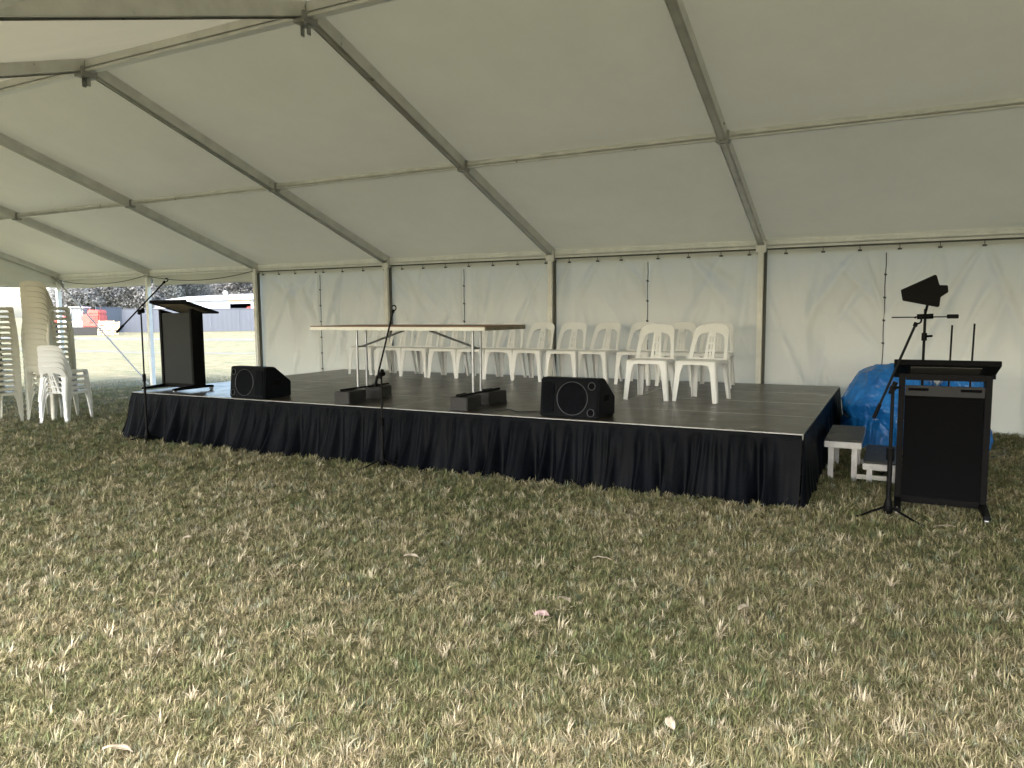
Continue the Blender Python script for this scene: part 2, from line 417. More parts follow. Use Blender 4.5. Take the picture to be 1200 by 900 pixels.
# ------------------------------------------------------------------ marquee
B = 3.0; H = 2.335; YR = -5.15; ZR = 4.066; YF = 2*YR
SL = (ZR-H)/(-YR)
KS = list(range(-3, 6))             # frames; x = -3k
tent = thing('marquee_tent', 'large cream marquee roof on an aluminium frame above the stage', 'marquee', (-3, YR, 0))
toff = Matrix.Translation((3, -YR, 0))
def tb(mb, name, mat, **kw):
    mb.v = [(p[0]+3, p[1]-YR, p[2]) for p in mb.v]; return mb.build(name, mat, tent, **kw)
def roofz(y): return H+SL*(-y) if y > YR else H+SL*(y-YF)
for k in KS:
    x = -B*k
    for s in (0, 1):
        ya, yb = (0, YR) if s == 0 else (YF, YR)
        m = MB(); m.beam((x, ya, H+.004), (x, yb, ZR+.004), .088, .12)
        m.beam((x-.03, ya, H-.068), (x-.03, yb, ZR-.068), .008, .01); m.beam((x+.03, ya, H-.068), (x+.03, yb, ZR-.068), .008, .01)
        tb(m, 'rafter', 'alu', bevel=.006)
        yp = -.06 if s == 0 else YF+.06
        m = MB(); m.box((x, yp, (H-.09)/2), (.068, .085, H-.09)); m.box((x, yp, .006), (.2, .2, .012))
        for z in (.7, 1.5): m.box((x, yp-.044*(1-2*s), z), (.02, .004, .02))
        tb(m, 'post', 'alu_white', bevel=.006)
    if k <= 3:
        m = MB(); m.box((x+.052, -.035, (H-.1)/2), (.036, .03, H-.1)); tb(m, 'post_shadow_strip', 'track_dark')  # added dark strip: shadow line beside the post, put into the colour
    m = MB(); m.box((x, YR, ZR-.085), (.125, .18, .09)); m.box((x+.035, YR, ZR-.175), (.010, .05, .09)); m.box((x-.035, YR, ZR-.175), (.010, .05, .09))
    tb(m, 'ridge_bracket', 'alu_dull', bevel=.008)
    m = MB(); m.box((x, -.05, H-.04), (.13, .12, .16)); tb(m, 'eave_bracket', 'alu', bevel=.01)
    m = MB(); m.box((x, -2.54, roofz(-2.54)-.005), (.13, .10, .12)); tb(m, 'purlin_bracket', 'alu_dull', bevel=.008)
for k in KS[:-1]:
    xa = -B*k-.05; xb = -B*(k+1)+.05
    for y, z, w_, h_, nm in ((-2.54, roofz(-2.54)+.005, .06, .075, 'purlin'), (YF+2.54, roofz(YF+2.54)+.005, .06, .075, 'purlin'), (YR, ZR-.03, .09, .11, 'ridge_beam'), (-.02, H-.01, .075, .11, 'eave_beam'), (YF+.02, H-.01, .075, .11, 'eave_beam')):
        m = MB(); m.beam((xa, y, z), (xb, y, z), w_, h_); m.beam((xa, y-w_/2-.004, z-h_*.18), (xb, y-w_/2-.004, z-h_*.18), .008, .012)
        tb(m, nm, 'alu_white' if 'eave' in nm else 'alu', bevel=.005)
    # roof cloth: two sheets per bay, slightly slack between the frames
    for s in (0, 1):
        P = []
        n1, n2 = 26, 44
        ph = random.uniform(0, 6)
        for i in range(n2+1):
            t_ = i/n2; row = []
            for j in range(n1+1):
                u = j/n1; x = (xa+.05)+(xb-xa-.1)*u
                y = (t_*YR) if s == 0 else YF-t_*(YF-YR)
                sag = math.sin(math.pi*u)*(abs(math.sin(2*math.pi*t_))*.045+.012)
                wr = .013*noise.noise(Vector((x*1.3+ph, y*.8, s*9)))*math.sin(math.pi*u)*math.sin(math.pi*t_)
                row.append((x, y, roofz(y)+.062-sag+wr))
            P.append(row)
        so_ = 1 if s == 0 else -1; ye = 0 if s == 0 else YF
        P.insert(0, [(p[0], ye+so_*.075, H+.015) for p in P[0]]); P.insert(0, [(p[0], ye+so_*.09, H-.12) for p in P[0]])
        m = MB(); m.grid(P); tb(m, 'roof_panel', 'roof_pvc', smooth='all')
# gable cloths: triangular sheet above the eave line with a hanging strip
for x in (-B*KS[-1], -B*KS[0]):
    P = []
    for i in range(41):
        y = YF*i/40; top = roofz(y)+.04; bot = 2.085+.012*math.sin(i*1.1)
        P.append([(x+.02*math.sin(q*2+i*.4), y, bot+(top-bot)*q/8) for q in range(9)])
    m = MB(); m.grid(P); tb(m, 'gable_panel', 'wall_pvc', smooth='all', solid=.002)
# hanging eave strips over the open bays at the left, and along the open front
def valance(xa, xb, y, zb=2.075):
    P = []; n = 60
    for i in range(n+1):
        x = xa+(xb-xa)*i/n
        P.append([(x, y+.006*math.sin(x*9+q), 2.33+(zb-2.33)*q/5+(.006*math.sin(x*5) if q == 5 else 0)) for q in range(6)])
    m = MB(); m.grid(P); tb(m, 'valance', 'wall_pvc', smooth='all', solid=.002)
valance(-15, -12.03, .04); valance(-11.97, -9.03, .04)
# diagonal brace in the open end bay
m = MB(); m.tube([(-14.95, -.13, 2.28), (-12.05, -.13, .06)], .016, 8); m.tube([(-14.93, -.13, 2.29), (-14.7, -.13, 2.12)], .035, 8)
tb(m, 'diagonal_brace', 'alu_dull', smooth=True)
# curtain rail under the eave
for k in KS[:6]:
    xa = -B*k-.06; xb = -B*(k+1)+.06
    m = MB(); m.beam((xa, -.015, 2.262), (xb, -.015, 2.262), .03, .022); tb(m, 'curtain_rail', 'track_dark')

# ------------------------------------------------------------------ wall curtains
SEAMS = [-9.0, -7.5, -4.53, -1.52, 1.475, 4.5, 9.0]
CL = ['narrow cream wall curtain at the open end beside the monitor speaker and lectern',
      'creased cream wall curtain behind the long table',
      'cream wall curtain behind the middle of the row of white chairs',
      'cream wall curtain behind the two front chairs and stage corner',
      'cream wall curtain behind the blue tarp and black lectern',
      'cream wall curtain at the far right end past the lectern']
def curtain(x0, x1, label, seed, ry=0., origin=None):
    rnd = random.Random(seed); Wd = x1-x0; Z1 = 2.262
    root = thing('wall_curtain', label, 'tent wall', origin or ((x0+x1)/2, 0.03, 0), ry)
    nx, nz = max(20, int(Wd/.026)), 86
    hooks = [x0+.12+i*.42+rnd.uniform(-.05, .05) for i in range(int((Wd-.2)/.42)+1)]
    folds = []
    for hk in hooks:
        for _ in range(3):
            ex = hk+rnd.uniform(-1.1, 1.1); ez = rnd.uniform(.2, 1.6)
            folds.append((hk, Z1, ex, ez, rnd.uniform(.015, .05)*rnd.choice((-1, 1, 1)), rnd.uniform(.028, .085)))
    for _ in range(int(Wd*4)):
        ax = rnd.uniform(x0, x1); az = rnd.uniform(0, 1.4); a = rnd.uniform(-.7, .7)
        L = rnd.uniform(.3, 1.0)
        folds.append((ax, az, ax+L*math.sin(a), az+L*math.cos(a), rnd.uniform(.015, .045)*rnd.choice((-1, 1)), rnd.uniform(.02, .06)))
    X = np.linspace(x0, x1, nx+1)[None, :].repeat(nz+1, 0); Zf = np.linspace(0, 1, nz+1)[:, None].repeat(nx+1, 1)
    top = np.full(nx+1, Z1)
    for i in range(len(hooks)-1):
        a, b = hooks[i], hooks[i+1]; xx = X[0]; kk = (xx >= a) & (xx <= b)
        top[kk] = Z1-.010*np.sin(np.pi*(xx[kk]-a)/(b-a))
    Z = -.01+Zf*(top[None, :]+.01)
    Y = np.zeros_like(X)
    for (ax, az, bx, bz, amp, wd) in folds:
        dx, dz = bx-ax, bz-az; L = math.hypot(dx, dz); dx /= L; dz /= L
        s_ = (X-ax)*dx+(Z-az)*dz; t_ = (X-ax)*-dz+(Z-az)*dx
        u = np.clip(s_/L, 0, 1); env = np.sin(np.pi*np.clip(u*.9+.08, 0, 1))*((s_ > -.05) & (s_ < L+.05))
        ww = wd*(.5+u); Y += amp*env*np.exp(-(t_/ww)**2)
    # pressed creases from storage, and the skirt kicked about at the foot
    for cx_ in np.arange(math.ceil(x0/.48)*.48, x1, .48): Y += .006*np.exp(-((X-cx_)/.010)**2)
    for cz_ in (.62, 1.17, 1.72): Y += .003*np.exp(-((Z-cz_)/.010)**2)
    Y += .035*np.sin(X*2.1+seed)*np.sin(Z*1.2+.4)*np.sin(np.pi*np.clip(Z/2.2, 0, 1))
    Y += .02*np.sin(X*7.3+seed*2)*np.clip(1-Z/.7, 0, 1)**1.5
    edge = np.clip(np.minimum(X-x0, x1-X)/.15, 0, 1)
    Y = Y*(.25+.75*edge)*np.clip((Z1+.05-Z)/.25, .05, 1)
    ox, oy = (root.location.x, root.location.y)
    P = [[(X[i, j]-ox if not origin else X[i, j], Y[i, j], Z[i, j]) for j in range(nx+1)] for i in range(nz+1)]
    m = MB(); m.grid(P); m.build('cloth', 'wall_pvc', root, smooth='all')
    off = ox if not origin else 0
    for hk in hooks:
        h_ = MB(); h_.tube([(hk-off, -.03, 2.262), (hk-off, -.03, 2.205)], .004, 6); h_.box((hk-off, -.022, 2.20), (.045, .012, .022))
        h_.build('hook', 'track_dark', root)
    if not origin:
        l = MB(); xs_ = x1-off-.02
        pts = [(xs_+.004*math.sin(i*1.7), -.014, 2.16-i*.14) for i in range(16)]
        l.tube(pts, .0055, 6)
        for i in range(1, 8): l.tube([(xs_-.015, -.02, 2.18-i*.28), (xs_+.015, -.02, 2.17-i*.28)], .011, 6)
        l.build('lacing_rope', 'rope_grey', root)
        e = MB(); e.box((xs_-.06, -.004, 1.1), (.012, .004, 2.1)); e.build('hem', 'wall_pvc', root)
    return root
for i in range(6): curtain(SEAMS[i], SEAMS[i+1], CL[i], 30+i)
# end wall on the right, out of the picture
for i, (a, b) in enumerate(((-5.0, 0.0), (0.0, 5.0))):
    c = curtain(a, b, ['cream end wall curtain at the tent right end, rear half', 'cream end wall curtain at the tent right end, front half'][i], 50+i, rad(-90), (9.0, -5.15, 0))
# drooping cable under the eave strip in the open bays
for (a, b, lb) in ((-15, -12, 'dark thin cable drooping below the eave between the last two posts'), (-12, -9, 'dark thin cable drooping below the eave above the left lectern')):
    m = MB(); m.tube([(a+(b-a)*i/24, -.11, 2.27-.13*4*(i/24)*(1-i/24)*(1 if a < -13 else 1.0)) for i in range(25)], .007, 6)
    tag(m.build('hanging_cable', 'rope_grey', smooth=True), lb, 'cable', 'cables hung along the open eave')

# ------------------------------------------------------------------ stage
SX0, SX1, SY0, SY1, SH = -6.64, 1.013, -4.37, -.45, .545
stage = thing('stage', 'low black modular stage with gathered black skirt', 'stage', (SX0, SY0, 0))
nx_, ny_ = 4, 4; dw = (SX1-SX0)/nx_; dd = (SY1-SY0)/ny_
for i in range(nx_):
    for j in range(ny_):
        m = MB(); m.box(((i+.5)*dw, (j+.5)*dd, SH-.02-random.uniform(0, .0012)), (dw-.012, dd-.012, .04))
        d = m.build('deck', 'deck_ply', stage, bevel=.002, seg=1)
        m = MB(); a, b, c, e = i*dw+.003, (i+1)*dw-.003, j*dd+.003, (j+1)*dd-.003; z = SH-.0255
        for q in (((a, c+.003, z), (b, c+.003, z)), ((a, e-.003, z), (b, e-.003, z))): m.beam(q[0], q[1], .004, .0485)
        for q in (((a+.003, c, z), (a+.003, e, z)), ((b-.003, c, z), (b-.003, e, z))): m.beam(q[0], q[1], .004, .0478)
        m.build('edge_trim', 'alu', d)
        if j in (0, ny_-1) or i in (0, nx_-1):
            m = MB()
            for lx in (a+.12, b-.12): m.beam((lx, c+.15, 0), (lx, c+.15, SH-.05), .05, .05, (0, 1, 0))
            m.build('deck_leg', 'steel_zinc', stage)
m = MB(); m.beam((0, -.003, SH-.003), (SX1-SX0, -.003, SH-.003), .006, .006)
m.build('front_nosing', 'alu_dull', stage)
def skirt(L, tr, seed, flat_end=0., name='skirt'):
    """gathered cloth: tight pleats under the top band that merge into broad loose folds at the floor"""
    rnd = random.Random(seed); n = int(L/.011); nz = 26
    # irregular pleat phases
    ph = np.zeros(n+1); ph2 = np.zeros(n+1); a = b = 0
    f1 = f2 = 1
    for i in range(n+1):
        if i % 9 == 0: f1 = rnd.uniform(.6, 1.5)
        if i % 26 == 0: f2 = rnd.uniform(.55, 1.6)
        ph[i] = a; ph2[i] = b; a += 2*math.pi*.011/.085*f1; b += 2*math.pi*.011/.27*f2
    ker = np.ones(9)/9; am = np.convolve(np.array([rnd.uniform(.3, 1.3) for _ in range(n+9)]), np.ones(9)/9, 'valid')[:n+1]
    am2 = np.convolve(np.array([rnd.uniform(-.2, 1.9) for _ in range(n+41)]), np.ones(41)/41, 'valid')[:n+1]
    am2 = np.clip((am2-.85)*2.2+.85, .3, 1.7)
    P = []
    for k in range(nz+1):
        d = k/nz; z = SH-.007-d*(SH-.008); row = []
        w1 = max(0, min(1, (d-.06)*6))
        for i in range(n+1):
            s_ = i*.011; fl = 1.
            if flat_end: fl = max(.12, min(1, (L-flat_end-s_)/.12))
            sh = .35*math.sin(ph2[i]*.37+seed)*d*d*2.2
            p1 = (1-abs(math.sin(ph[i]/2+sh*.6)))*.030*am[i]*w1*(1-.55*d)
            p2 = (math.sin(ph2[i]+sh)*.5+.5+.22*math.sin(2.1*ph2[i]+1+sh))*.14*am2[i]*d**1.1
            base = .012+.055*d+.045*d**3
            off = (base+(p1+p2)*fl)
            if d < .05: off = .014+.003*math.sin(s_*6)
            zz = z+(.012*math.sin(ph2[i]*.5+seed) if k == nz else 0)*d
            wob = .018*math.sin(ph2[i]+1.3+d*2)*d*fl
            row.append(tr(min(L, max(0, s_+wob)), off, max(.002, zz)))
        P.append(row)
    m = MB(); m.grid(P); return m.build(name, 'skirt_cloth', stage, smooth='all')
LX = SX1-SX0; LY = SY1-SY0
skirt(LX, lambda s, o, z: (s, -o, z), 3, flat_end=.14)
skirt(LY, lambda s, o, z: (LX+.004+(o-.012)*.30, s, z), 5)
skirt(LY, lambda s, o, z: (-o, s, z), 8)
m = MB(); m.grid([[(LX*i/40, LY+.01, z) for z in (0, SH-.01)] for i in range(41)]); m.build('skirt', 'skirt_cloth', stage)
# corner closing pieces
m = MB(); m.grid([[(LX+.004+a*(.006+.04*(1-z/SH)), -.010-b*(.012+.10*(1-z/SH)), z) for z in np.linspace(.003, SH-.012, 12)] for a, b in ((0, 1), (.55, .9), (.9, .55), (1, 0))])
m.build('skirt_corner', 'skirt_cloth', stage, smooth='all')

# ------------------------------------------------------------------ chairs
def chair_meshes(mat):
    root = thing('plastic_chair', 'white plastic chair', 'chair')
    W2 = .205
    # back: arched frame + slotted splat, on a leaning curved surface. (u across, v up from seat)
    HB = .375
    def bp(u, v):
        t = v/HB
        y = .175+.105*t+.02*t*t-.055*(u/.2)**2*(1-.35*t)
        return (u, y, .405+v*.985)
    def arch(th, inset_s, inset_t):
        # outline point, th 0..1 from right foot over the top to left foot
        wb, wt = .212-inset_s, .190-inset_s
        hh = HB-inset_t; rr = .095-min(inset_s, .045)*.2
        segs = []
        pts = [(wb, .0), (wb-.004, .08), (wb-.010, .16), (wt+.003, hh-rr-.01)]
        for q in range(9):
            a = q/8*math.pi/2; pts.append((wt-rr+rr*math.cos(a), hh-rr*.8+rr*.8*math.sin(a)))
        pts.append((wt*.30, hh+.006))
        pts += [(-x, y) for x, y in pts[::-1]]
        return pts[th]
    n = 28
    m = MB(); P = []
    for i in range(n):
        o = arch(i, 0, 0); q = arch(i, .040, .088)
        P.append([bp(*o), bp(o[0]*.75+q[0]*.25, o[1]*.75+q[1]*.25), bp((o[0]+q[0])/2, (o[1]+q[1])/2), bp(*q)])
    m.grid(P)
    # splat with three rows of paired slots
    us = lambda v: .040+.018*(1-v/.29)
    vs_ = [0, .035, .092, .112, .170, .190, .250, .296]
    slot = {1, 3, 5}
    for a in range(len(vs_)-1):
        v0, v1 = vs_[a], vs_[a+1]
        cols = [-1, -.46, -.20, .20, .46, 1]
        for c in range(5):
            if a in slot and c in (1, 3): continue
            m.add([bp(us(v0)*cols[c], v0), bp(us(v0)*cols[c+1], v0), bp(us(v1)*cols[c+1], v1), bp(us(v1)*cols[c], v1)], [(0, 1, 2, 3)])
    # foot rail joining frame and splat
    m.grid([[bp(-.212+.424*i/12, v) for v in (-.005, .022)] for i in range(13)])
    m.build('backrest', mat, root, smooth=True, solid=.009)
    # seat shell with turned-down rim
    m = MB(); ny, nxx = 12, 12; P = []
    def seat(u, t):
        w_ = .212-.0*t-.022*t; y = -.215+.415*t
        x = u*w_
        if t < .12: x *= 1-.06*(1-t/.12)**2
        dip = -.012*(1-u*u)*math.sin(math.pi*min(1, t*1.1))
        return (x, y, .418-.006*t+dip+(-.008*(1-t/.1) if t < .1 else 0))
    for j in range(ny+1): P.append([seat(-1+2*i/nxx, j/ny) for i in range(nxx+1)])
    m.grid(P)
    # side rims and front apron, scalloped upward between the legs
    for sg in (-1, 1):
        m.grid([[(seat(sg, t_)[0]+sg*dx, seat(sg, t_)[1], seat(sg, t_)[2]-dz) for dx, dz in ((0, 0), (.005, .012), (.006, .030+.035*abs(2*t_-1)**3))] for t_ in [i/12 for i in range(13)]])
    m.grid([[(u*.199, -.215-dy, .410-dz-(.045*abs(u)**5 if dz > .02 else 0)) for dy, dz in ((0, 0), (.006, .010), (.008, .030))] for u in [-1+i/10 for i in range(21)]])
    m.build('seat', mat, root, smooth=True, solid=-.006)
    # angle-section legs
    for sx in (-1, 1):
        for fr in (0, 1):
            m = MB()
            if fr:   # front leg
                top = (sx*.205, -.217, .405); bot = (sx*.232, -.235, 0); wa, wb = .060, .038; sd = 1
            else:
                top = (sx*.187, .195, .405); bot = (sx*.205, .262, 0); wa, wb = .062, .040; sd = -1
            rows = []
            for q in range(9):
                t_ = q/8; cx_ = top[0]+(bot[0]-top[0])*t_; cy_ = top[1]+(bot[1]-top[1])*t_; z = top[2]*(1-t_)
                fl = wa+(wb-wa)*t_+(.03*(1-t_*5) if t_ < .2 else 0)
                rows.append([(cx_-sx*fl, cy_+sd*.004, z), (cx_-sx*.006, cy_, z), (cx_, cy_+sd*.006, z), (cx_-sx*.002, cy_+sd*fl*1.15, z)])
            m.grid(rows); m.build('leg', mat, root, smooth=True, solid=-.007)
    return root
chair = chair_meshes('chair_plastic')
old = chair_meshes('chair_plastic_aged')
ROW = [-5.63, -5.10, -4.65, -4.16, -3.70, -3.26, -2.80, -2.30, -1.86, -1.34, -.83, -.37]
ORD = ['first', 'second', 'third', 'fourth', 'fifth', 'sixth', 'seventh', 'eighth', 'ninth', 'tenth', 'eleventh', 'twelfth']
used = False
yaws = [-3, 4, 0, 7, 2, 2, -4, 0, -8, -2, 5, 3]
for i, x in enumerate(ROW):
    lb = '%s white plastic chair from the left in the back row on the stage' % ORD[i]
    loc = (x, -1.06+[.02, -.02, 0, -.03, .0, .02, 0, -.03, .02, .04, .05, .03][i], SH)
    if i == 0: chair.location = loc; chair.rotation_euler.z = rad(yaws[0]); tag(chair, lb, group='white chairs in the back row on the stage')
    else: dup(chair, loc, rad(yaws[i]), lb, 'white chairs in the back row on the stage')
dup(chair, (-.71, -2.53, SH), rad(2), 'white plastic chair standing forward of the row, the left of the front pair', 'pair of white chairs in front of the row')
dup(chair, (-.17, -2.50, SH), rad(-8), 'white plastic chair standing forward of the row, the right of the front pair', 'pair of white chairs in front of the row')
PITCHZ = .0735
def num(i, n):
    w_ = ['top', 'second from the top', 'third from the top', 'fourth from the top', 'fifth from the top', 'sixth from the top', 'seventh from the top', 'eighth from the top', 'ninth from the top', 'tenth from the top', 'eleventh from the top', 'twelfth from the top', 'fifth from the bottom', 'fourth from the bottom', 'third from the bottom', 'second from the bottom', 'bottom']
    if n == 17: return w_[i]
    return ['top', 'second from the top', 'middle', 'second from the bottom', 'bottom'][i]
first = True
STK = [((-9.50, -4.42), 93, 17, 'the tall chair stack cut by the left edge', 'chairs in the tall stack at the left edge'),
       ((-9.22, -3.80), 203, 17, 'the tall round topped chair stack', 'chairs in the tall round topped stack'),
       ((-8.74, -3.90), 201, 5, 'the low chair stack nearest the stage', 'chairs in the low stack nearest the stage')]
for (xy, rz, n, where, grp) in STK:
    for q in range(n):
        lb = 'plastic chair, %s of %s' % (num(n-1-q, n), where)
        a = rad(rz); dz = q*PITCHZ; back = -.004*q
        loc = (xy[0]+math.sin(a)*-back*0+random.uniform(-.003, .003), xy[1]+random.uniform(-.003, .003), dz)
        rr_ = rad(rz+random.uniform(-.8, .8))
        src = old if n == 17 else chair
        if src is old and first: old.location = loc; old.rotation_euler.z = rr_; tag(old, lb, group=grp); first = False
        else: dup(src, loc, rr_, lb, grp)

# ------------------------------------------------------------------ lecterns
def lectern(label, loc, rz=0, panel='black_cloth'):
    r = thing('lectern', label, 'lectern', loc, rz, 'pair of matching black lecterns')
    for sx in (-1, 1):
        m = MB(); m.prism([(-.005, .03), (.165, .03), (.165, .955), (-.005, 1.0)], (.042, 0, 0), (sx*.272-.021, 0, 0), (0, 1, 0), (0, 0, 1))
        m.build('post', 'black_paint', r, bevel=.004)
        m = MB(); m.prism([(-.30, .03), (-.29, .055), (0, .075), (.28, .055), (.29, .03)], (.045, 0, 0), (sx*.272-.0225, 0, 0), (0, 1, 0), (0, 0, 1))
        f = m.build('foot', 'black_paint', r, bevel=.004)
        for yy in (-.27, .26):
            m = MB(); m.tube([(sx*.272-.012, yy, .022), (sx*.272+.012, yy, .022)], .022, 14); m.build('caster', 'steel_zinc', f, smooth=True)
        m = MB(); m.tube([(sx*.31, .02, .985), (sx*.29, .02, .985)], .014, 10); m.build('clamp_knob', 'black_paint', r, smooth=True)
    plain = panel != 'black_cloth'
    m = MB(); m.box((0, .012, .51 if plain else .455), (.50, .012, .88 if plain else .77)); m.build('front_panel', panel, r)
    m = MB(); m.box((0, .010, .062), (.498, .02, .05)); m.build('bottom_rail', 'black_paint', r, bevel=.003)
    if not plain:
        m = MB(); m.box((0, .008, .875), (.498, .03, .075)); cr = m.build('cross_rail', 'lectern_panel', r, bevel=.003)
        for sx in (-1, 1):
            m = MB(); m.box((sx*.165, -.0085, .885), (.13, .004, .02)); m.build('slot', 'black_cloth', cr)
        m = MB(); m.box((0, .008, .975), (.498, .03, .045)); m.build('top_rail', 'black_paint', r, bevel=.003)
    # sloping desk: high edge to the audience
    M = Matrix.Rotation(rad(-15.5), 3, 'X')
    m = MB(); m.box((0, .14, 1.015), (.66, .50, .022), M); dk = m.build('desk_board', 'black_paint', r, bevel=.004)
    m = MB(); c_ = M @ Vector((0, 0, -.0135)); m.box((c_.x, .14+c_.y, 1.015+c_.z), (.44, .36, .005), M); m.build('underside_panel', 'table_wood' if plain else 'lectern_beige', dk)  # left underside lighter: sky light on it put into the colour
    m = MB(); c_ = M @ Vector((0, -.245, .012)); m.box((c_.x, .14+c_.y, 1.015+c_.z), (.66, .012, .03), M); m.build('desk_lip', 'black_paint', dk, bevel=.003)
    return r
lectern('black lectern standing on the left front corner of the stage', (-6.25, -4.02, SH), 0, 'lectern_gloss')
lectern('black lectern standing on the grass at the right in front of the steps', (1.925, -4.08, 0), rad(0))

# ------------------------------------------------------------------ monitor speakers
def monitor(label, loc, rz, mirror=1):
    r = thing('stage_monitor', label, 'speaker', loc, rz, 'pair of black wedge monitors on the stage edge')
    W_, Hf, D = .56, .345, .40
    # profile (y depth, z): leaning grille face, short top, long sloping back
    prof = [(0, 0), (D, 0), (D+.005, .17), (.17, Hf), (.035, Hf)]
    m = MB(); m.prism(prof, (W_, 0, 0), (-W_/2, 0, 0), (0, 1, 0), (0, 0, 1)); m.build('cabinet', 'speaker_paint', r, bevel=.012, seg=3)
    lean = math.atan2(.035, Hf)
    def fp(u, v, off=.0): # on face plane
        return Vector((u*mirror, math.sin(lean)*v-math.cos(lean)*off, math.cos(lean)*v+math.sin(lean)*off))
    def plate(poly, name, mat, off0, off1, par=r):
        P = [fp(u, v, off0) for u, v in poly]+[fp(u, v, off1) for u, v in poly]; n = len(poly)
        m = MB(); m.add(P, [tuple(range(n)), tuple(range(n, 2*n))[::-1]]+[(i, (i+1) % n, n+(i+1) % n, n+i) for i in range(n)])
        return m.build(name, mat, par)
    circ = lambda cx_, cy_, R_, n=40: [(cx_+R_*math.cos(2*math.pi*i/n), cy_+R_*math.sin(2*math.pi*i/n)) for i in range(n)]
    plate([(-.262, .018), (.262, .018), (.262, .328), (-.262, .328)], 'front_baffle', 'speaker_paint', -.002, .003)
    # rounded horn grille on one side
    hp = []
    for (cx_, cy_, a0) in ((-.165, .285, 0), (-.225, .285, 90), (-.225, .06, 180), (-.165, .06, 270)):
        for q in range(6):
            a = rad(a0+q*18); hp.append((cx_+.025*math.cos(a), cy_+.025*math.sin(a)))
    plate(hp, 'horn_grille', 'grille_mesh', .002, .010)
    wf = plate(circ(.035, .172, .143), 'woofer_grille', 'grille_mesh', .002, .009)
    def ring(cx_, cy_, R_, name, w_=.0035):
        m = MB(); m.tube([fp(cx_+R_*math.cos(2*math.pi*i/48), cy_+R_*math.sin(2*math.pi*i/48), .008) for i in range(48)], w_, 8, True)
        m.build(name, 'ring_grey', r, smooth=True)
    ring(.035, .172, .145, 'woofer_ring')
    for cy_ in (.285, .055):
        plate(circ(.215, cy_, .030, 24), 'port', 'black_cloth', .0025, .006); ring(.215, cy_, .032, 'port_ring', .003)
    for sx in (-1, 1):
        m = MB(); m.box((sx*(W_/2+.001), .20, .17), (.004, .11, .05)); m.build('side_handle', 'black_cloth', r, bevel=.001, seg=1)
    return r
monitor('black wedge monitor speaker on the stage edge in front of the chairs', (-.925, -4.30, SH+.001), rad(-2), 1)
monitor('black wedge monitor speaker on the stage edge between left lectern and table', (-4.79, -4.31, SH+.001), rad(-3), -1)

# ------------------------------------------------------------------ microphone stands
def mic_stand(label, foot, joint, lo, hi, legs, r_pole=.011, clip=True, thick_base=False):
    """foot: hub position; joint/lo/hi world points; legs: azimuths in degrees with reach"""
    x, y = foot; r = thing('microphone_stand', label, 'microphone stand', (x, y, 0))
    L = lambda p: Vector(p)-Vector((x, y, 0))
    m = MB(); m.tube([(0, 0, .035), (0, 0, .06), (0, 0, .10), (0, 0, .15)], [.022, .034, .028, .016], 14); m.build('hub', 'black_paint', r, smooth=True)
    for az, reach in legs:
        a = rad(az); d = Vector((math.cos(a), math.sin(a), 0))
        m = MB(); m.tube([d*.02+Vector((0, 0, .085)), d*(reach-.03)+Vector((0, 0, .016)), d*reach+Vector((0, 0, .012))], [.008, .008, .008], 8)
        lg = m.build('leg', 'black_paint', r, smooth=True)
        m = MB(); m.tube([d*(reach-.035)+Vector((0, 0, .016)), d*(reach+.005)+Vector((0, 0, .012))], .0115, 8); m.build('rubber_foot', 'rubber', lg, smooth=True)
    J = L(joint); mid = J*.52; mid.z = J.z*.5
    m = MB(); m.tube([(0, 0, .1), mid], r_pole*1.15, 12); m.tube([mid, J], r_pole*.8, 12); m.build('pole', 'black_pole', r, smooth=True)
    m = MB(); m.tube([mid-Vector((0, 0, .045)), mid+Vector((0, 0, .04))], r_pole*1.75, 12); m.build('height_clutch', 'black_paint', r, smooth=True)
    if hi is not None:
        A, Bp = L(lo), L(hi); d = (Bp-A).normalized()
        m = MB(); m.tube([A, Bp], .0085, 10); m.build('boom', 'black_pole', r, smooth=True)
        m = MB(); m.tube([A-d*.01, A+d*.10], .0135, 10); m.build('boom_grip', 'black_paint', r, smooth=True)
        side = d.cross(Vector((0, 1, 0))).normalized()
        m = MB(); m.tube([J-Vector((0, .03, 0)), J+Vector((0, .035, 0))], .022, 12); m.tube([J+Vector((.0, -.03, 0)), J+Vector((.045, -.04, .012))], .009, 8)
        m.tube([J-d*.045, J+d*.045], .0165, 10); m.build('boom_clamp', 'black_paint', r, smooth=True)
        if clip:
            c0 = Bp+d*.035
            m = MB(); m.tube([Bp-d*.01, Bp+d*.02], .014, 10)
            pts = [c0+(d*math.cos(q*.45+2.6)+side*math.sin(q*.45+2.6))*.024 for q in range(12)]
            m.tube(pts, .006, 6); m.build('clip', 'black_paint', r, smooth=True)
    return r
mic_stand('microphone boom stand on grass in front of the stage beside the left lectern', (-6.07, -4.62),
          (-6.06, -4.62, 1.515), (-6.24, -4.80, 1.285), (-5.93, -4.40, 1.845), ((200, .28), (320, .28), (80, .2)))
mic_stand('microphone boom stand on grass in front of the stage by the table', (-2.70, -4.62),
          (-2.705, -4.60, .90), (-2.765, -4.62, .79), (-2.59, -4.55, 1.485), ((238, .24), (352, .30), (110, .16)))
mic_stand('tall microphone boom stand beside the right lectern', (1.595, -4.47),
          (1.595, -4.47, .925), (1.485, -4.47, .715), (1.715, -4.45, 1.36), ((212, .27), (322, .28), (95, .26)), r_pole=.015)
mic_stand('folded thin upright stand behind the right lectern, the left of two', (1.98, -3.35), (1.995, -3.35, 1.34), None, None, ((210, .25), (330, .25), (90, .25)), r_pole=.009)
mic_stand('folded thin upright stand behind the right lectern, the right of two', (2.13, -3.25), (2.155, -3.25, 1.35), None, None, ((190, .25), (310, .25), (70, .25)), r_pole=.009)

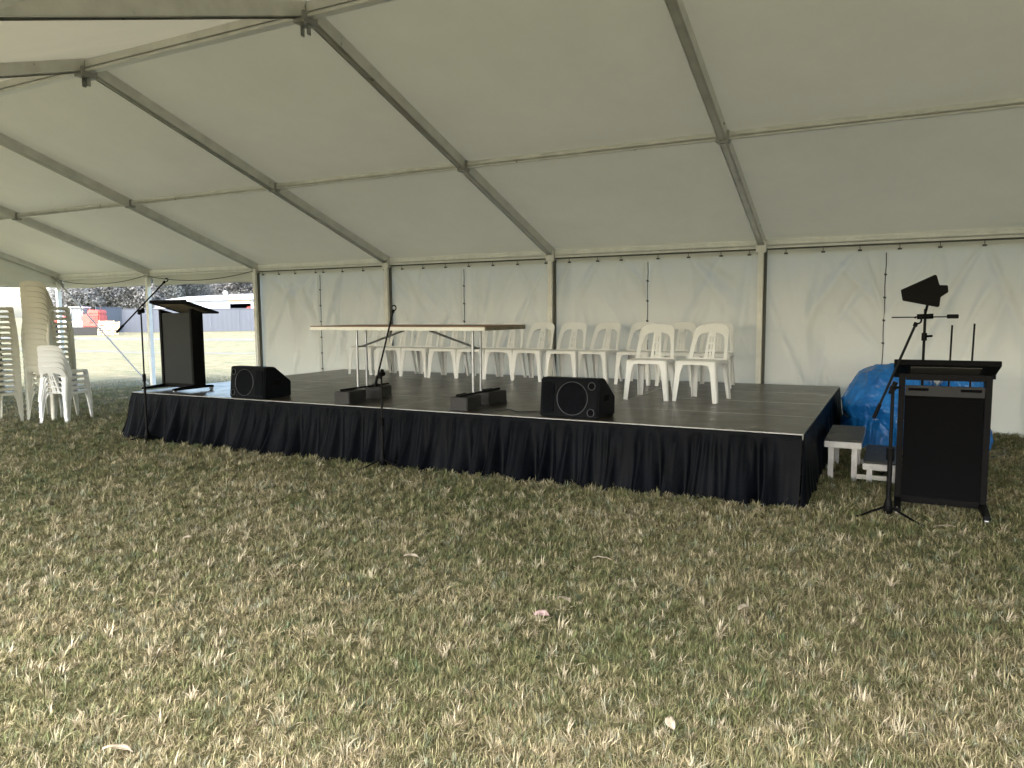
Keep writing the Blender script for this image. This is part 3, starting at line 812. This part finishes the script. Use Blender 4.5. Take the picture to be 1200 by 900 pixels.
# antenna stand
ax, ay = 1.81, -3.10
r = thing('antenna_stand', 'black paddle shaped antenna on a thin stand behind the right lectern', 'antenna', (ax, ay, 0))
m = MB(); m.tube([(0, 0, .10), (0, 0, .78)], .014, 12); m.tube([(0, 0, .75), (0, 0, 1.47)], .011, 12); m.build('pole', 'black_pole', r, smooth=True)
for az in (90, 210, 330):
    m = MB(); d = Vector((math.cos(rad(az)), math.sin(rad(az)), 0)); m.tube([Vector((0, 0, .35)), d*.38+Vector((0, 0, .01))], .009, 8); m.build('leg', 'black_pole', r, smooth=True)
for z in (.78, 1.24):
    m = MB(); m.tube([(0, 0, z-.035), (0, 0, z+.03)], .021, 12); m.tube([(0, 0, z), (.06, -.01, z+.005)], .009, 8); m.build('clutch', 'black_paint', r, smooth=True)
m = MB(); m.tube([(-.06, 0, 1.405), (.06, 0, 1.41)], .022, 12); m.build('head', 'black_paint', r, smooth=True)
m = MB(); m.tube([(-.25, 0, 1.40), (.24, 0, 1.405)], .005, 8); m.build('cross_bar', 'black_pole', r, smooth=True)
m = MB(); m.box((.20, 0, 1.407), (.085, .03, .035)); m.build('end_block', 'black_paint', r, bevel=.004)
pa = [(392, 110), (480, 67), (484, 70), (492, 98), (513, 99), (515, 119), (496, 133), (494, 160), (489, 162), (398, 142)]
sc_ = .3444/(F)*7.2
poly = [((u-466)*sc_, -(v-188)*sc_) for u, v in pa]
m = MB(); m.prism(poly, (0, .014, 0), (.02, -.03, 1.41)); pd = m.build('paddle', 'black_paint', r, bevel=.004)
m = MB(); m.tube([(.0, 0, 1.43), (.012, -.02, 1.50)], .010, 8); m.build('paddle_mount', 'black_paint', r, smooth=True)

# ------------------------------------------------------------------ table on the stage
TX0, TX1, TY0, TY1, TZ = -3.92, -1.80, -4.21, -3.36, 1.338
r = thing('folding_table', 'long white edged folding table with brown top standing on the stage', 'table', ((TX0+TX1)/2, (TY0+TY1)/2, SH))
O = Vector(((TX0+TX1)/2, (TY0+TY1)/2, SH)); q = lambda x, y, z: (x-O.x, y-O.y, z-O.z)
m = MB(); m.box(q((TX0+TX1)/2, (TY0+TY1)/2, TZ-.021), (TX1-TX0-.012, TY1-TY0-.012, .030)); m.build('tabletop', 'table_white', r, bevel=.003)
m = MB(); m.box(q((TX0+TX1)/2, (TY0+TY1)/2, TZ), (TX1-TX0, TY1-TY0, .010)); m.build('top_sheet', 'table_brown', r, bevel=.002)
for y in (TY0, TY1):
    m = MB(); m.box(q((TX0+TX1)/2, y, TZ-.022), (TX1-TX0, .014, .032)); m.build('side_edge', 'table_white', r, bevel=.003)
for x in (TX0, TX1):
    m = MB(); m.box(q(x, (TY0+TY1)/2, TZ-.022), (.014, TY1-TY0-.016, .032)); m.build('end_edge', 'table_wood', r, bevel=.003)
for x in (-3.48, -2.06):
    sgn = 1 if x < -3 else -1
    for y in (-3.99, -3.84):
        m = MB(); m.tube([q(x, y, .69), q(x, y, TZ-.045)], .0145, 12); m.build('leg', 'steel_zinc', r, smooth=True)
    m = MB(); m.tube([q(x, -4.0, 1.12), q(x, -3.83, 1.12)], .008, 8); m.build('leg_crossbar', 'steel_zinc', r, smooth=True)
    m = MB(); m.beam(q(x, -4.27, .683), q(x, -3.46, .683), .03, .018); m.build('foot_bar', 'black_paint', r, bevel=.003)
    for y in (-3.93, -3.89):
        m = MB(); m.tube([q(x, y, 1.12), q(x+sgn*.54, y, TZ-.05)], .007, 8); m.build('folding_brace', 'steel_zinc', r, smooth=True)
BX = [((-3.44, -4.17), 4, 'short black weight box with handle under the left table foot, nearer the edge'),
      ((-3.47, -3.66), 12, 'short black weight box with handle under the left table foot, farther from the edge'),
      ((-2.07, -4.12), 3, 'short black weight box with handle under the right table foot, nearer the edge'),
      ((-2.07, -3.62), -8, 'short black weight box with handle under the right table foot, farther from the edge')]
for (xy, rz, lb) in BX:
    b = thing('weight_box', lb, 'box', (xy[0], xy[1], SH+.001), rad(rz), 'black boxes under the table feet')
    m = MB(); m.box((0, 0, .064), (.19, .30, .120)); m.build('body', 'box_grey', b, bevel=.008)
    m = MB(); m.box((0, 0, .0105), (.196, .306, .018)); m.build('base_rim', 'box_black', b, bevel=.004)
    m = MB(); m.tube([(-.05, -.09, .118), (-.052, -.08, .136), (-.045, .08, .137), (-.05, .09, .118)], .010, 8); m.build('handle', 'black_paint', b, smooth=True)

# floor cable on the deck near the front monitor
m = MB(); m.tube([(-1.25+.0*i-.045*i, -4.10+.05*math.sin(i*.9), SH+.007) for i in range(12)], .006, 6)
tag(m.build('floor_cable', 'rubber', smooth=True), 'short black cable lying on the stage beside the right monitor', 'cable')

# ------------------------------------------------------------------ steps
r = thing('stage_steps', 'two tread portable aluminium steps with black treads at the right side of the stage', 'steps', (1.1, -3.4, 0))
for (x0, z, nm) in ((-.015, .365, 'tread'), (.29, .195, 'tread')):
    m = MB(); m.box((x0+.145, .44, z-.006), (.285, .89, .014)); tr = m.build('tread', 'box_black', r, bevel=.002)
    m = MB()
    for yy in (-.005, .885): m.beam((x0, yy, z-.042), (x0+.29, yy, z-.042), .022, .052)
    for xx in (x0+.006, x0+.284): m.beam((xx, 0.006, z-.042), (xx, .874, z-.042), .012, .050)
    m.build('tread_frame', 'steel_zinc', tr, bevel=.003)
    for xx in (x0+.05, x0+.235):
        for yy in (.09, .80):
            m = MB(); m.beam((xx, yy, 0), (xx, yy, z-.068), .045, .032, (0, 1, 0)); m.build('leg', 'steel_zinc', r, bevel=.003)
for yy in (.09, .80):
    m = MB(); m.beam((.2, yy, .045), (.56, yy, .045), .03, .04); m.build('foot_rail', 'alu_dull', r, bevel=.003)

# ------------------------------------------------------------------ blue tarp over stacked gear
def tarp():
    r = thing('blue_tarp', 'crumpled blue tarpaulin tied over gear by the rear wall', 'tarp', (1.95, -1.15, 0))
    x0, x1, y0, y1 = -.86, .56, -.52, .50
    nx, ny = 130, 84; P = []
    def hum(x, y, cx_, cy_, a, b, h, p=3.2):
        d = abs((x-cx_)/a)**p+abs((y-cy_)/b)**p
        return h*max(0, 1-d)**.33 if d < 1 else 0
    for j in range(ny+1):
        row = []
        for i in range(nx+1):
            u = -1+2*i/nx; v = -1+2*j/ny
            # squeeze samples towards the rim so the sides stay well resolved
            x = (x0+x1)/2+(x1-x0)/2*math.sin(u*math.pi/2); y = (y0+y1)/2+(y1-y0)/2*math.sin(v*math.pi/2)
            z1 = hum(x, y, -.36, 0, .47, .50, .86, 2.6); z2 = hum(x, y, .27, .05, .26, .44, .75, 3.5); z3 = hum(x, y, -.13, .0, .66, .45, .46, 4)
            z = max(z1, z2, z3)
            z += .02*noise.noise(Vector((x*3, y*3, 1)))*min(1, z*4)
            q_ = Vector((x, y, z)); nn = noise.turbulence_vector(q_*3.2+Vector((3, 1, 2)), 3, False)
            rid = max(0, 1-abs(noise.noise(q_*2.6+Vector((7, 3, 1)))*2))**1.6*.07+max(0, 1-abs(noise.noise(q_*6.5+Vector((2, 8, 1)))*2))**2*.03
            d = Vector((x*.7, y*1.1, (z-.2)*.6)); d = d.normalized() if d.length > .01 else Vector((0, 0, 1))
            # waist where the rope pulls it in
            wz = math.exp(-((z-.30)/.07)**2)
            k = rid-.035*wz+.02*nn.x
            ed = min(1, max(0, z/.05))
            p = q_+d*k*ed
            row.append((p.x, p.y, max(.0, p.z)))
        P.append(row)
    m = MB(); m.grid(P); m.build('sheet', 'tarp_blue', r, smooth='all')
    m = MB(); pts = []
    for i in range(60):
        a = 2*math.pi*i/60; c, s = math.cos(a), math.sin(a)
        pts.append((-.14+.69*math.copysign(abs(c)**.85, c), .0+.50*math.copysign(abs(s)**.75, s), .315+.012*math.sin(3*a)))
    m.tube(pts, .0055, 6, True); m.build('rope', 'rope_white', r, smooth=True)
tarp()

# ------------------------------------------------------------------ fallen leaves
def leaf(x, y, L, W_, rz, mat, label):
    m = MB(); P = []
    for i in range(13):
        t_ = i/12; w_ = W_*math.sin(math.pi*t_**.8)**.8 if 0 < t_ < 1 else .0008
        zc = .012*math.sin(math.pi*t_)
        P.append([((t_-.5)*L, w_*k_*.5+.008*math.sin(t_*3), zc+.006*abs(k_)+.003*math.sin(t_*9+k_)) for k_ in (-1, -.5, 0, .5, 1)])
    m.grid(P); o = m.build('dry_leaf', mat, smooth='all', solid=.0008)
    o.location = (x, y, .034); o.rotation_euler = (random.uniform(-.25, .25), random.uniform(-.2, .2), rz)
    tag(o, label, 'leaf', 'dry leaves fallen on the grass')
for a in ((-.63, -8.79, .10, .032, .5, 'cream_leaf', 'large pale dry leaf on grass at the bottom left corner'),
          (.96, -7.81, .065, .034, 2.0, 'cream_leaf', 'pale broad dry leaf on grass near the bottom edge, right of centre'),
          (.16, -7.17, .075, .045, .2, 'pink_leaf', 'pinkish dry leaf lying alone on the grass in the middle'),
          (.18, -6.95, .08, .05, -.4, 'cream_leaf', 'pale dry leaf just behind the pinkish leaf'),
          (.13, -6.28, .11, .03, .1, 'cream_leaf', 'long pale dry leaf on grass beyond the pinkish leaf'),
          (1.00, -6.67, .10, .028, 1.1, 'cream_leaf', 'narrow pale dry leaf on grass in front of the stage right corner'),
          (-2.40, -7.07, .06, .04, .8, 'cream_leaf', 'small pale dry leaf on grass at the left of the foreground'),
          (1.93, -4.70, .13, .05, .0, 'cream_leaf', 'pale dry leaf on grass in front of the right lectern'),
          (-.89, -6.74, .10, .03, .2, 'cream_leaf', 'slim pale dry leaf on grass in front of the stage middle')):
    leaf(*a)

# ------------------------------------------------------------------ outside: fence, shed, machine, pallets, trees
def at(px, D, z=0.):
    """ground point in the direction px (photo column) at camera depth D"""
    d = fw*1.0+r0*((px-600)/F); d.z = 0; d = d*(D); return Vector((CAM.x+d.x, CAM.y+d.y, z))
def fence(a, b, h_, label):
    a = Vector(a); b = Vector(b); L = (b-a).length; d = (b-a)/L; nrm = Vector((-d.y, d.x, 0))
    r = thing('steel_fence', label, 'fence', a, math.atan2(d.y, d.x), 'grey blue steel fences outside')
    n = int(L/2.4)+1
    for i in range(n):
        xa = i*L/n; xb = (i+1)*L/n; P = []; kk = 24
        for j in range(kk+1):
            x = xa+.04+(xb-xa-.08)*j/kk; yy = .0018*(1 if (j//2) % 2 else -1)
            P.append([(x, yy, .04), (x, yy, h_-.05)])
        m = MB(); m.grid(P); m.build('panel', 'fence_steel', r, solid=.003)
        m = MB(); m.box((xa, 0, h_/2), (.07, .06, h_)); m.build('fence_post', 'fence_steel', r)
    m = MB(); m.beam((0, 0, h_-.03), (L, 0, h_-.03), .07, .05); m.build('top_rail', 'fence_steel', r)
fl, fm, frr = at(118, 62), at(148, 64), at(470, 70)
fence(fl, fm, 2.2, 'short grey blue steel fence section beside the red machine')
fence(fm, frr, 2.05, 'long grey blue steel fence in front of the shed')
# shed
def shed():
    a = at(175, 100); b = at(430, 70); d = (b-a); L = d.length; d /= L; rz = math.atan2(d.y, d.x)
    r = thing('shed', 'long pale shed with white metal roof behind the fence', 'shed', a, rz)
    hw, hr, dep = 3.1, 3.95, 9.
    e_ = at(273, 85)-CAM; e_.z = 0; c_ = a-Vector((CAM.x, CAM.y, 0))
    x2 = -(c_.x*e_.y-c_.y*e_.x)/(d.x*e_.y-d.y*e_.x)
    m = MB()
    m.box((L*.5*0+x2/2, .05, hw/2), (x2, .12, hw)); m.box((x2+4.6+(L-x2-4.6)/2, .05, hw/2), (L-x2-4.6, .12, hw)); m.box((x2+2.3, .05, hw-.2), (4.6, .12, .4))
    m.build('wall', 'shed_wall', r)
    m = MB(); m.box((L/2, dep, hw/2), (L, .12, hw)); m.box((0.0, dep/2, hw/2), (.12, dep-.12, hw)); m.box((x2+2.3, 3, 1.3), (4.6, .1, 2.6)); m.build('rear_wall', 'shed_dark', r)
    m = MB()
    for sgn, ya, yb in ((0, -.5, dep/2), (1, dep+.5, dep/2)):
        P = []
        for j in range(int(L/.25)+1):
            x = -.4+j*.25; zz = .02*(j % 2)
            P.append([(x, ya, hw+.05+zz), (x, yb, hr+zz)])
        m.grid(P)
    m.build('roof', 'shed_roof', r, solid=.02)
    for x in (x2*.62, x2*.98, x2*1.4): 
        m = MB(); m.tube([(x, dep/2-.4, hr-.1), (x, dep/2-.4, hr+.25), (x, dep/2-.4, hr+.5)], [.22, .3, .18], 12); m.build('roof_vent', 'shed_roof', r, smooth=True)
    m = MB(); m.box((x2-.35, -.04, 2.35), (.5, .06, 1.2)); m.build('downpipe_box', 'white_paint', r)
    m = MB(); m.box((x2+2.3, -.05, hw-.12), (4.6, .05, .3)); m.build('fascia', 'yellow_paint', r)
    g_ = thing('parked_machine', 'red and white machine under cover inside the shed opening', 'machine', r.matrix_basis @ Vector((x2+3.3, 1.4, 0)), rz)
    m = MB(); m.box((0, 0, 1.55), (2.3, 1.4, 1.7)); m.build('body', 'red_paint', g_, bevel=.15)
    m = MB(); m.prism([(-.2, 1.9), (.9, 2.35), (.9, 1.5), (.4, 1.7)], (0, .05, 0), (0, -.76, 0)); m.build('white_stripe', 'white_paint', g_)
    for x in (-.7, .7):
        m = MB(); m.tube([(x, -.8, .45), (x, .8, .45)], .45, 18); m.build('wheel', 'rubber', g_, smooth=True)
shed()
# red machine
def machine():
    a = at(104, 58); rz = math.atan2(r0.y, r0.x)+rad(6)
    r = thing('tracked_machine', 'red and white tracked machine parked on the field by the fence', 'machine', a, rz)
    for y in (-.7, .7):
        prof = []
        for q_ in range(16):
            an = math.pi/2+math.pi*q_/15; prof.append((-.75+.30*math.cos(an), .32+.30*math.sin(an)))
        for q_ in range(16):
            an = -math.pi/2+math.pi*q_/15; prof.append((1.05+.30*math.cos(an), .32+.30*math.sin(an)))
        m = MB(); m.prism(prof, (0, .4, 0), (0, y-.2, 0)); m.build('track', 'rubber', r)
    m = MB(); m.box((.75, 0, 1.1), (1.3, 1.5, 1.0)); m.box((.95, 0, 1.75), (.9, 1.4, .35)); m.build('engine_cover', 'red_paint', r, bevel=.08)
    m = MB()
    for z in (1.0, 1.15, 1.3, 1.45): m.box((1.0, -.77, z), (.6, .03, .05))
    m.build('vent_slats', 'shed_dark', r)
    m = MB(); m.box((-.35, 0, .85), (1.1, 1.4, .5)); m.box((-1.05, -.2, .95), (.7, 1.0, .6)); m.build('deck_body', 'white_paint', r, bevel=.07)
    m = MB()
    for x in (-.75, .1):
        for y in (-.6, .6): m.beam((x, y, 1.1), (x+.08, y, 2.1), .06, .06, (0, 1, 0))
    m.box((-.3, 0, 2.13), (1.1, 1.4, .07)); m.build('cab_frame', 'white_paint', r, bevel=.01)
    m = MB(); m.box((-.3, 0, 1.6), (.75, 1.1, .9)); m.build('cab_glass', 'glass_dark', r, bevel=.05)
    m = MB(); m.tube([(-.9, -.5, 1.2), (-1.5, -.5, 1.5), (-2.1, -.5, .8)], .11, 8); m.build('arm', 'red_paint', r, smooth=True)
    m = MB(); m.prism([(-2.5, .15), (-2.0, .1), (-1.9, .9), (-2.3, .8)], (0, 1.3, 0), (0, -1.1, 0)); m.build('bucket', 'rubber', r, bevel=.03)
    m = MB(); m.tube([(1.1, .3, 1.8), (1.1, .3, 2.35)], .05, 8); m.build('exhaust', 'shed_dark', r, smooth=True)
machine()
for i, (px, D, lean, lb) in enumerate(((127, 56, 22, 'timber pallet leaning beside the red machine'), (133, 57, 32, 'timber pallet leaning against the short fence section'))):
    a = at(px, D); r = thing('timber_pallet', lb, 'pallet', a, math.atan2(r0.y, r0.x)+rad(12), 'timber pallets by the fence')
    M = Matrix.Rotation(rad(-lean), 3, 'X')
    m = MB()
    for q_ in range(6): m.box(M @ Vector((0, 0, .1+q_*.2)), (1.1, .02, .12), M)
    m.build('boards', 'pale_timber', r)
    m = MB()
    for x in (-.5, 0, .5): m.box(M @ Vector((x, .06, .6)), (.08, .09, 1.2), M)
    m.build('bearers', 'pale_timber', r)

def tree(px, D, h_, cr, mat, label, seed, cw=1.0, nleaf=15000):
    rnd = random.Random(seed); a = at(px, D); r = thing('gum_tree', label, 'tree', a, rnd.uniform(0, 6), 'trees behind the shed')
    m = MB(); lean = Vector((rnd.uniform(-.6, .6), rnd.uniform(-.6, .6), 0)); tp = []
    for i in range(7): t_ = i/6; tp.append(Vector((0, 0, h_*.62*t_))+lean*t_*t_+Vector((rnd.uniform(-.1, .1), rnd.uniform(-.1, .1), 0))*t_)
    m.tube(tp, [.30*(1-.6*i/6) for i in range(7)], 10)
    cl = []
    for i in range(9):
        b = tp[rnd.randint(2, 6)]; an = rnd.uniform(0, 6.28); L = rnd.uniform(.5, 1.0)*cr
        e = b+Vector((math.cos(an)*L*cw, math.sin(an)*L*cw, rnd.uniform(.25, .9)*L)); md = (b+e)/2+Vector((0, 0, -.1*L))
        m.tube([b, md, e], [.12, .08, .03], 7); cl.append((e, rnd.uniform(.35, .6)*cr)); cl.append(((b+e)/2+Vector((0, 0, .2)), rnd.uniform(.3, .5)*cr))
    cl.append((Vector((lean.x, lean.y, h_-cr*.5)), .55*cr))
    for _ in range(6): cl.append((Vector((rnd.uniform(-1, 1)*cr*.7*cw, rnd.uniform(-1, 1)*cr*.7*cw, rnd.uniform(.12, .5)*h_)), rnd.uniform(.3, .5)*cr))
    m.build('trunk', 'bark', r, smooth=True)
    m = MB(); V = []; Fc = []
    for _ in range(nleaf):
        c, s = rnd.choice(cl); v = Vector((rnd.gauss(0, 1), rnd.gauss(0, 1), rnd.gauss(0, .75))).normalized()*s*rnd.uniform(.35, 1.05)
        p = c+v; sz = rnd.uniform(.09, .22); d1 = Vector((rnd.gauss(0, 1), rnd.gauss(0, 1), rnd.gauss(0, 1)-.5)).normalized(); d2 = d1.orthogonal().normalized()
        o = len(V); V += [p-d1*sz, p+d2*sz*.6, p+d1*sz, p-d2*sz*.6]; Fc.append((o, o+1, o+2, o+3))
    m.add(V, Fc); me = bpy.data.meshes.new('crown'); me.from_pydata([tuple(v) for v in m.v], [], m.f); me.materials.append(MATS[mat])
    o = bpy.data.objects.new('crown', me); COL.objects.link(o); o.parent = r
TR = [(84, 96, 10.5, 3.6, 'leaf_grey', 'tall grey green gum tree behind the red machine, nearest the corner post'),
      (104, 104, 11.5, 4.0, 'leaf_olive', 'tall olive gum tree directly above the red machine'),
      (124, 98, 9.5, 3.4, 'leaf_grey', 'grey green gum tree above the end of the fence'),
      (146, 106, 11.5, 4.0, 'leaf_dark', 'dark gum tree left of the first stand boom tip'),
      (168, 100, 11.0, 3.8, 'leaf_grey', 'grey green gum tree behind the open post and boom stand'),
      (192, 110, 11.5, 4.0, 'leaf_dark', 'dark gum tree above the left end of the shed roof'),
      (214, 104, 11.0, 3.9, 'leaf_olive', 'olive gum tree just above the left lectern'),
      (236, 112, 9.0, 3.2, 'leaf_dark', 'dark gum tree right of the left lectern'),
      (258, 108, 5.9, 2.6, 'leaf_grey', 'short gum tree under the bright gap of sky'),
      (278, 106, 8.2, 3.2, 'leaf_grey', 'grey gum tree above the right part of the shed roof'),
      (300, 112, 11.0, 4.2, 'leaf_olive', 'olive gum tree above the shed by the curtain edge'),
      (330, 106, 10.5, 4.0, 'leaf_dark', 'dark gum tree hidden behind the first wall curtain')]
for i, a in enumerate(TR): tree(*a, seed=100+i)
